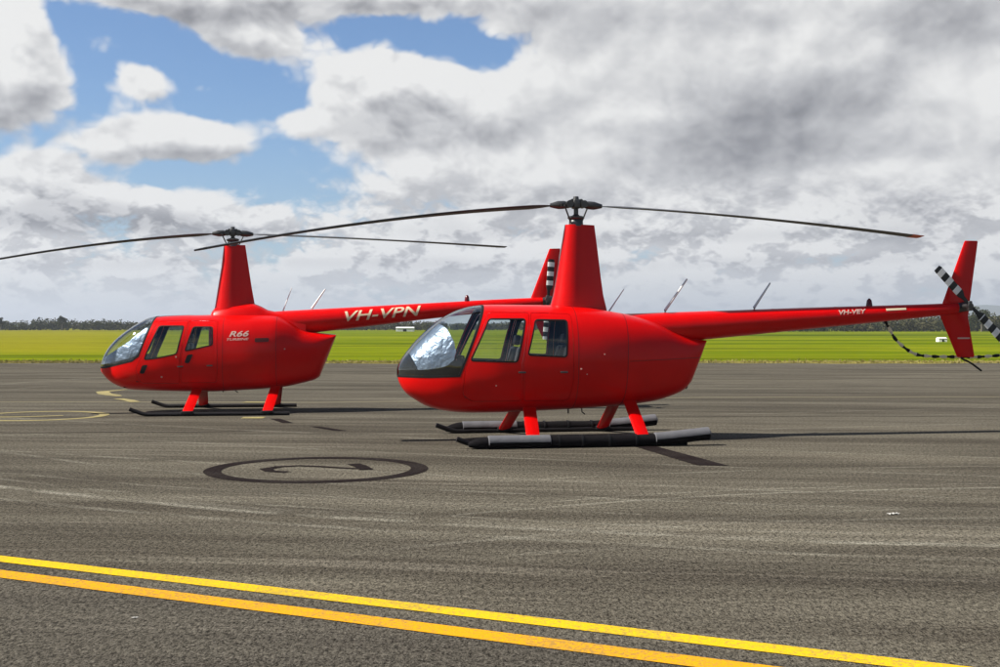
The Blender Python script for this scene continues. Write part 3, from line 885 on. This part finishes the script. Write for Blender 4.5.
# a curved pale tyre scuff or two
for (cx, cy, r, a0, a1_, w) in ((-2, -38, 48.6, 60, 125, .05), (-2, -38, 49.3, 62, 120, .035)):
    pass

# litter
M['paper'] = simple('dusty_paper', (.5, .48, .44), .9)
def litter(x, y, s, label):
    bm = bmesh.new(); n = 6; vs = []
    for i in range(n+1):
        for j in range(4):
            vs.append(bm.verts.new((s*(i/n-.5)*2+random.uniform(-.006, .006), s*(j/3-.5)*.9, .004+.2*s*math.sin(i*1.3+j)**2+.06*s*random.random())))
    for i in range(n):
        for j in range(3):
            k = i*4+j; bm.faces.new((vs[k], vs[k+1], vs[k+5], vs[k+4]))
    me = to_mesh(bm); o = link('litter_scrap', me, M['paper'], smooth=False)
    md = o.modifiers.new('t', 'SOLIDIFY'); md.thickness = .002
    o.location = (x, y, 0); o.rotation_euler = (0, 0, .3); tag(o, label, 'litter')
litter(3.19, 9.87, .048, 'white scrap of litter on the asphalt to the right')
litter(-1.91, 6.37, .014, 'tiny white fleck of litter in front of the yellow lines')

# rough grass fringe along the apron edge
def fringe():
    bm = bmesh.new(); rnd = random.Random(3)
    for _ in range(9000):
        x = rnd.uniform(-24, 26); y = 50.1+abs(rnd.gauss(0, 1.6)); h = rnd.uniform(.015, .07)*(2.2 if rnd.random() < .04 else 1)
        for k in range(3):
            a = rnd.uniform(0, 6.28); dx, dy = math.cos(a)*.03, math.sin(a)*.03
            lx, ly = rnd.uniform(-.05, .05), rnd.uniform(-.05, .05)
            bm.faces.new([bm.verts.new(p) for p in ((x-dx, y-dy, -.01), (x+dx, y+dy, -.01), (x+lx, y+ly, h))])
    o = link('grass', to_mesh(bm, fixn=False), simple('dry_grass_blades', (.27, .23, .07), .9, var=.5, scale=1.2), smooth=False)
    tag(o, 'rough dry grass tufts along the far edge of the apron', 'grass', kind='stuff')
fringe()

# ------------------------------------------------------------------ trees at the field's far side
def leaf_mat(name, a, b_):
    m, t, b = material(name)
    co = t.new('ShaderNodeTexCoord').outputs['Object']
    n = t.noise(co, .35, 5, .65); n2 = t.noise(co, .045, 3)
    col = t.mix(t.smooth(n, .35, .65), a, b_)
    col = t.mix(t.m('MULTIPLY', t.smooth(n2, .48, .62), .6), col, (.10, .085, .045))
    t.l.new(col, b.inputs['Base Color']); b.inputs['Roughness'].default_value = .9
    b.inputs['Specular IOR Level'].default_value = .1
    return m
M['leaf'] = leaf_mat('scrub_foliage', (.022, .030, .012), (.060, .065, .025))
M['bark'] = simple('grey_bark', (.14, .12, .09), .9, var=.3)
def leaf_quads(bm, rnd, c, r, n, s):
    for _ in range(n):
        while True:
            p = Vector((rnd.uniform(-1, 1), rnd.uniform(-1, 1), rnd.uniform(-1, 1)))
            if p.length < 1: break
        p = Vector((c[0]+p.x*r[0], c[1]+p.y*r[1], c[2]+p.z*r[2]))
        u = Vector((rnd.gauss(0, 1), rnd.gauss(0, 1), rnd.gauss(0, 1))).normalized()
        v = u.cross(Vector((rnd.gauss(0, 1), rnd.gauss(0, 1), rnd.gauss(0, 1)))).normalized()
        q = s*rnd.uniform(.6, 1.3)
        bm.faces.new([bm.verts.new(p+a) for a in (u*q, v*q*.7, -u*q, -v*q*.7)])
def wood(name, x0, x1, y0, depth, hfun, n, label, seed):
    rnd = random.Random(seed); bm = bmesh.new()
    for _ in range(n):
        x = rnd.uniform(x0, x1); y = y0+rnd.uniform(0, depth); h = hfun(x)*rnd.uniform(.55, 1.12)
        r = rnd.uniform(.9, 2.0)*h/4
        leaf_quads(bm, rnd, (x, y, h*.52), (r*1.1, r, h*.5), 34, .30)
        if rnd.random() < .35: tube_bm(bm, [(x, y, -.1), (x+rnd.uniform(-.2, .2), y, h*.6)], [.10, .05], 4)
    o = link(name, to_mesh(bm, fixn=False), M['leaf'], smooth=False)
    tag(o, label, 'trees', kind='stuff'); return o
wood('tree_belt', -215, -20, 425, 25, lambda x: 3.5+.5*math.sin(x*.11)+.4*math.sin(x*.31+1), 1500, 'low dark belt of scrub along the horizon behind the farther helicopter', 11)
wood('tree_belt', -20, 75, 445, 25, lambda x: 3.0+.5*math.sin(x*.13), 500, 'low belt of scrub seen between the two helicopters and under the boom', 12)
wood('tree_belt', 72, 190, 330, 25, lambda x: 3.9+.02*max(0, x-90)+.6*math.sin(x*.16)+.5*math.sin(x*.4+2), 1300, 'taller olive tree belt on the right behind the tail fin', 13)
def tree(x, y, h, label, seed, spread=.32):
    rnd = random.Random(seed)
    r = empty('tree', (x, y, 0), 0, label, 'tree', 'single trees above the scrub belts')
    bm = bmesh.new(); tube_bm(bm, [(0, 0, -.1), (.1, 0, h*.35), (-.05, .05, h*.8)], [h*.03, h*.022, h*.008], 7)
    for k in range(6):
        a = rnd.uniform(0, 6.28); z = h*rnd.uniform(.35, .65)
        tube_bm(bm, [(0, 0, z), (math.cos(a)*h*spread*.7, math.sin(a)*h*spread*.7, z+h*.22)], [h*.014, h*.005], 5)
    link('trunk', to_mesh(bm), M['bark'], r)
    bm = bmesh.new()
    for k in range(16):
        a = rnd.uniform(0, 6.28); q = rnd.uniform(0, spread)*h
        leaf_quads(bm, rnd, (math.cos(a)*q, math.sin(a)*q, h*rnd.uniform(.5, .92)), (h*.13, h*.13, h*.09), 110, .16)
    link('crown', to_mesh(bm, fixn=False), M['leaf'], r, smooth=False)
tree(-152, 422, 5.4, 'dark round-headed tree standing above the scrub at far left', 1)
tree(-174, 424, 4.6, 'smaller dark tree at the left edge of the picture', 2)
tree(-110, 424, 4.5, 'low dark tree close to the nose of the farther helicopter', 5)
tree(129, 326, 7.0, 'tall olive tree on the right behind the tail rotor', 3, .4)
tree(121, 326, 5.4, 'lower olive tree just right of the tail fin', 4, .4)

# low white buildings beyond the grass
def shed(x, y, w, d_, h, label):
    r = empty('shed', (x, y, 0), 0, label, 'shed')
    bm = bmesh.new(); box_bm(bm, -w/2, w/2, 0, d_, 0, h)
    link('wall', to_mesh(bm), M['white'], r, smooth=False)
    bm = bmesh.new(); rr = [[(-w*.52, -d_*.04, h+.003), (-w*.52, d_/2, h*1.35), (-w*.52, d_*1.04, h+.003)], [(w*.52, -d_*.04, h+.003), (w*.52, d_/2, h*1.35), (w*.52, d_*1.04, h+.003)]]
    loft_bm(rr, bm); link('roof', to_mesh(bm), M['white'], r, smooth=False)
    bm = bmesh.new(); box_bm(bm, -w*.1, w*.1, -.03, .02, 0, h*.7); link('door', to_mesh(bm), M['liner'], r, smooth=False)
shed(-27, 345, 5.0, 4, .95, 'small white shed on the grass between the two helicopters')
shed(42.6, 117, .8, .8, .33, 'low white equipment box in the grass right of the tail fin')

# distant hills
def hills():
    bm = bmesh.new(); rows = []
    for i in range(121):
        x = -2800+i*60
        h = 25+60*math.exp(-((x-1750)/520)**2)+32*math.exp(-((x-2600)/420)**2)+18*math.exp(-((x-900)/300)**2)+4*math.sin(x*.013)+3*math.sin(x*.031)
        if x < 300: h = 6+max(0, (x+500)/800)*12
        rows.append([(x, 4300, -2), (x, 4500, h*.55), (x, 4700, h), (x, 5200, -2)])
    vs = [[bm.verts.new(p) for p in r] for r in rows]
    for a, b in zip(vs, vs[1:]):
        for j in range(3): bm.faces.new((a[j], a[j+1], b[j+1], b[j]))
    o = link('hills', to_mesh(bm), simple('far_hill_forest', (.05, .07, .045), .95, scale=.01, var=.3)); o['kind'] = 'structure'
hills()

# ------------------------------------------------------------------ warning rope hanging from the nearer helicopter's boom
def rope():
    pts = curve_pts([(4.45+1.031-.0, 0, 1.62), (5.55, 0, 1.50), (5.66, 0, 1.33), (5.88, 0, 1.16), (6.10, 0, 1.10), (6.6, 0, 1.085), (7.0, 0, 1.085), (7.4, 0, 1.12), (7.9, 0, 1.20)], 12)
    pts = [Vector((p.x, 17.35+(p.x-5.5)*.19, p.z)) for p in pts]
    # equal steps
    out = [pts[0]]; acc = 0; step = .02
    for a, b in zip(pts, pts[1:]):
        L = (b-a).length; t = step-acc
        while t <= L: out.append(a+(b-a)*(t/L)); t += step
        acc = (acc+L) % step
    bm = bmesh.new()
    rings = []
    for i, p in enumerate(out):
        t = (out[min(i+1, len(out)-1)]-out[max(0, i-1)]).normalized(); a = t.cross(Vector((0, 1, 0))).normalized(); b = Vector((0, 1, 0))
        r = .021*(1+.25*math.sin(i*.9))
        rings.append([p+a*r*math.cos(q)+b*r*math.sin(q) for q in [k*math.pi/4 for k in range(8)]])
    _, fs = loft_bm(rings, bm)
    for k, f in enumerate(fs): f.material_index = (k//8//6) % 2
    o = link('warning_rope', to_mesh(bm), [M['black'], M['ropewhite']])
    tag(o, 'black and yellow-white striped rope hanging from the boom of the nearer helicopter', 'rope')
M['ropewhite'] = simple('yellow_white_rope', (.75, .70, .50), .7)
rope()
bm = bmesh.new()
tube_bm(bm, [(0, 0, .03), (0, 0, 1.25)], .025, 12)
loft_bm([[(r_*math.cos(a), r_*math.sin(a), z_) for a in [2*math.pi*k/24 for k in range(24)]] for r_, z_ in ((.16, .0), (.16, .03), (.05, .06))], bm)
po = link('stanchion', to_mesh(bm), M['black']); po.location = (7.93, 17.83, 0)
tag(po, 'black stanchion post holding the end of the striped rope', 'post')

# ------------------------------------------------------------------ air haze
m_, t_, b_ = material('air_haze'); t_.n.remove(b_)
pv = t_.new('ShaderNodeVolumePrincipled'); pv.inputs['Density'].default_value = .00022
pv.inputs['Color'].default_value = (.80, .88, 1, 1); pv.inputs['Anisotropy'].default_value = .2
t_.l.new(pv.outputs[0], t_.n['Material Output'].inputs['Volume'])
bm = bmesh.new(); box_bm(bm, -9500, 9500, -3500, 9500, -3.2, 130)
hz_ = link('haze', to_mesh(bm), m_, smooth=False); hz_['kind'] = 'stuff'; tag(hz_, 'thin pale air haze over the airfield', 'haze')

# ------------------------------------------------------------------ sky
SUN_EL, SUN_DIR = R(43), Vector((-1, -.22, 0)).normalized()
w = bpy.data.worlds.new('World'); bpy.context.scene.world = w; w.use_nodes = True
t = NT(w.node_tree); bg = w.node_tree.nodes['Background']
sky = t.new('ShaderNodeTexSky'); sky.sky_type = 'NISHITA'; sky.sun_disc = False
sky.sun_elevation = SUN_EL; sky.sun_rotation = math.atan2(SUN_DIR.x, SUN_DIR.y); sky.air_density = 1.0; sky.dust_density = .5; sky.ozone_density = 3.0
dirv = t.new('ShaderNodeTexCoord').outputs['Generated']
nx, ny, nz = t.sep(dirv)
az = t.m('ARCTAN2', nx, ny)
el = t.m('ARCSINE', nz)
U = t.m('MULTIPLY', az, 12.16)      # azimuth and elevation in units of about 4.7 degrees
V = t.m('MULTIPLY', el, 12.16)
def P2(u, v): return ((u-500)/100, (326-v)/100)
def blob(u, v, ru, rv, amp, Uc=None, Vc=None):
    cu, cv = P2(u, v)
    a = t.m('DIVIDE', t.m('SUBTRACT', Uc or U, cu), ru/100); b = t.m('DIVIDE', t.m('SUBTRACT', Vc or V, cv), rv/100)
    return t.m('MULTIPLY', t.m('EXPONENT', t.m('MULTIPLY', t.m('ADD', t.m('MULTIPLY', a, a), t.m('MULTIPLY', b, b)), -1)), amp)
def total(lst, base):
    s = base
    for x in lst: s = t.m('ADD', s, x)
    return s
clouds = [(118, 60, 22, 12, .42), (300, 128, 26, 14, .36), (500, 30, 26, 14, .4), (210, 100, 30, 10, .3), (30, 60, 44, 30, .55), (45, 105, 44, 26, .5), (8, 40, 42, 34, .62), (30, 88, 50, 34, .70), (-10, 120, 60, 26, .5), (150, 92, 30, 20, .72), (172, 142, 62, 28, .80), (128, 152, 40, 22, .5), (222, 150, 40, 20, .55),
        (262, 52, 50, 24, .75), (215, 35, 40, 18, .4), (330, 0, 240, 22, .85), (190, 12, 90, 18, .55), (372, 78, 42, 24, .75), (420, 98, 70, 30, .85), (350, 108, 40, 26, .6), (480, 110, 40, 22, .5),
        (62, 180, 34, 20, .72), (100, 200, 40, 16, .5), (20, 205, 50, 16, .4), (180, 205, 50, 14, .38), (250, 222, 50, 14, .35), (5, 160, 22, 8, -.1)]
def sblob(u, v, ru, rv, amp):
    cu, cv = P2(u, v)
    a = t.m('DIVIDE', t.m('SUBTRACT', U, cu), ru/100); b = t.m('DIVIDE', t.m('SUBTRACT', V, cv), rv/100)
    q = t.m('ADD', t.m('POWER', t.m('ABSOLUTE', a), 4.0), t.m('POWER', t.m('ABSOLUTE', b), 4.0))
    return t.m('MULTIPLY', t.m('EXPONENT', t.m('MULTIPLY', q, -1)), amp)
f0 = t.smooth(V, 1.9, .7)     # the low layers are smaller and flatter
def billow(p, scale):
    """rounded puffs parted by creases"""
    return t.m('ABSOLUTE', t.m('SUBTRACT', t.noise(p, scale, 0, .5), .5))
def height(Us, Vs):
    wn = t.new('ShaderNodeTexNoise'); t.put(wn.inputs['Vector'], t.vec(Us, Vs, 4.0)); wn.inputs['Scale'].default_value = 1.3; wn.inputs['Detail'].default_value = 3
    wc = t.sep(wn.outputs['Color'])
    Uw = t.m('ADD', Us, t.m('MULTIPLY', t.m('SUBTRACT', wc[0], .5), .22)); Vw = t.m('ADD', Vs, t.m('MULTIPLY', t.m('SUBTRACT', wc[1], .5), .22))
    def layer(ku, kv, seed):
        p = t.vec(t.m('MULTIPLY', Uw, ku), t.m('MULTIPLY', Vw, kv), seed)
        r = t.m('ADD', t.noise(p, .62, 6, .48), t.m('MULTIPLY', billow(p, 1.5), .60))
        r = t.m('ADD', r, t.m('MULTIPLY', billow(p, 3.4), .36))
        return t.m('ADD', r, t.m('MULTIPLY', billow(p, 7.5), .20))
    A = layer(1.0, 1.25, 1.3); B = layer(2.0, 3.6, 8.3)
    return t.m('ADD', t.m('MULTIPLY', A, t.m('SUBTRACT', 1.0, f0)), t.m('MULTIPLY', B, f0))
h0 = t.m('SUBTRACT', height(U, V), .11); hL = t.m('SUBTRACT', height(t.m('SUBTRACT', U, .10), t.m('ADD', V, .15)), .11)
openings = total([sblob(790, 110, 260, 125, .30), sblob(160, 110, 195, 112, -.58), sblob(430, 50, 100, 50, -.52)], .0)
hand0 = total([blob(*b) for b in clouds], .0)
hand = t.m('ADD', openings, t.m('MINIMUM', hand0, .85))
cov = t.m('ADD', t.m('ADD', h0, .17), hand)
# unseen cloud thinned overhead and to the sides to lower the fill light
cov = t.m('SUBTRACT', cov, t.m('MULTIPLY', t.smooth(t.m('ABSOLUTE', U), 6.0, 9.0), .20))
cov = t.m('SUBTRACT', cov, t.m('MULTIPLY', t.smooth(V, 4.0, 6.5), .22))
alpha = t.smooth(cov, .38, .60)
calm = t.m('MULTIPLY', t.smooth(U, -.6, .8), t.smooth(V, .9, 1.5))
litk = t.m('ADD', t.m('SUBTRACT', 1.0, t.m('MULTIPLY', calm, .50)), t.m('MULTIPLY', f0, .9))
lit = t.m('MINIMUM', t.m('MAXIMUM', t.m('MULTIPLY', t.m('MULTIPLY', t.m('SUBTRACT', h0, hL), .80), litk), -.15), .09)
handL = total([blob(*b[:4], b[4], t.m('SUBTRACT', U, .10), t.m('ADD', V, .14)) for b in clouds], .0)
lit2 = t.m('MINIMUM', t.m('MAXIMUM', t.m('MULTIPLY', t.m('SUBTRACT', hand0, handL), .55), -.14), .08)
dark = [(765, 128, 115, 40, -.30), (850, 100, 60, 24, -.10), (700, 165, 90, 22, -.10), (940, 45, 80, 34, -.22), (610, 50, 80, 50, -.04), (215, 174, 60, 12, -.14), (470, 208, 180, 18, -.06), (900, 215, 90, 20, -.10), (985, 175, 50, 14, -.1),
        (570, 115, 45, 22, -.06), (150, 232, 160, 9, -.10), (300, 262, 260, 7, -.09), (820, 262, 200, 6, -.08), (500, 232, 120, 7, -.07), (700, 238, 260, 9, -.10), (30, 138, 70, 16, -.12), (480, 135, 60, 10, -.06), (230, 40, 60, 30, -.06), (600, 268, 300, 8, -.06), (120, 270, 150, 8, -.07)]
bright = [(860, 8, 60, 14, .14), (450, 118, 120, 14, .05), (655, 118, 50, 14, .10), (950, 100, 70, 20, .12), (30, 50, 45, 40, .08), (170, 126, 60, 14, .08), (400, 70, 80, 20, .07), (500, 165, 150, 16, .06), (880, 175, 90, 10, .08), (300, 210, 200, 10, .05)]
tone = total([blob(*b) for b in dark+bright], .92)
tone = t.m('ADD', tone, t.m('ADD', lit, lit2))
big = t.noise(t.vec(t.m('MULTIPLY', U, .6), t.m('MULTIPLY', V, 1.6), 3.0), .9, 4, .5)
tone = t.m('SUBTRACT', tone, t.m('MULTIPLY', t.smooth(big, .44, .68), .08))
# thin edges of a cloud pass more light
tone = t.m('ADD', tone, t.m('MULTIPLY', t.smooth(cov, .80, .50), .06))
tone = t.m('MINIMUM', t.m('MAXIMUM', tone, .40), .97)
cl = t.ramp(tone, [(0.40, (.135, .14, .16)), (.58, (.31, .315, .34)), (.78, (.62, .625, .645)), (.97, (.95, .95, .94))])
K = 9.1
sc = t.new('ShaderNodeVectorMath', operation='SCALE'); t.put(sc.inputs[0], cl); sc.inputs['Scale'].default_value = K
veil = t.smooth(V, 2.4, -.1)
skyc = t.new('ShaderNodeVectorMath', operation='SCALE'); t.put(skyc.inputs[0], sky.outputs[0]); skyc.inputs['Scale'].default_value = 1.0
skyb = t.mix(1.0, skyc.outputs[0], (.86, 1.06, 1.28), 'MULTIPLY')
base = t.mix(t.m('MULTIPLY', veil, .45), skyb, (3.6, 4.9, 6.2))
full = t.mix(alpha, base, sc.outputs[0])
low = t.smooth(V, .75, -.05)
full = t.mix(t.m('MULTIPLY', low, .48), full, (3.3, 4.1, 5.0))
full = t.mix(t.smooth(V, -.05, -.6), full, (1.6, 1.5, 1.1))
# unseen sky to the sides and behind is dimmed to cut fill light
dim = t.new('ShaderNodeVectorMath', operation='SCALE'); t.put(dim.inputs[0], full)
t.put(dim.inputs['Scale'], t.m('SUBTRACT', 1.0, t.m('MULTIPLY', t.smooth(t.m('ABSOLUTE', U), 6.0, 12.0), .5)))
full = dim.outputs[0]
t.l.new(full, bg.inputs[0]); bg.inputs[1].default_value = .057
w.cycles.sampling_method = 'MANUAL'; w.cycles.sample_map_resolution = 512

sun = bpy.data.lights.new('sun', 'SUN'); sun.energy = 5.0; sun.angle = R(.55); sun.color = (1, .95, .87)
so = bpy.data.objects.new('sun', sun); C.objects.link(so)
dv = Vector((SUN_DIR.x*math.cos(SUN_EL), SUN_DIR.y*math.cos(SUN_EL), math.sin(SUN_EL)))
so.rotation_euler = dv.to_track_quat('Z', 'Y').to_euler(); so.location = (-20, -5, 30)

# ------------------------------------------------------------------ camera and render settings
cam = bpy.data.cameras.new('camera'); co_ = bpy.data.objects.new('camera', cam); C.objects.link(co_)
co_.location = (0, 0, 1.53); co_.rotation_euler = (R(90), 0, 0)
cam.sensor_width = 36; cam.lens = 43.8; cam.shift_y = -.0075; cam.clip_end = 30000; cam.clip_start = .05
S = bpy.context.scene; S.camera = co_
S.render.engine = 'CYCLES'
S.cycles.max_bounces = 10; S.cycles.transparent_max_bounces = 16; S.cycles.volume_bounces = 0
S.view_settings.view_transform = 'Standard'; S.view_settings.look = 'None'; S.view_settings.exposure = 0.8; S.view_settings.gamma = 1
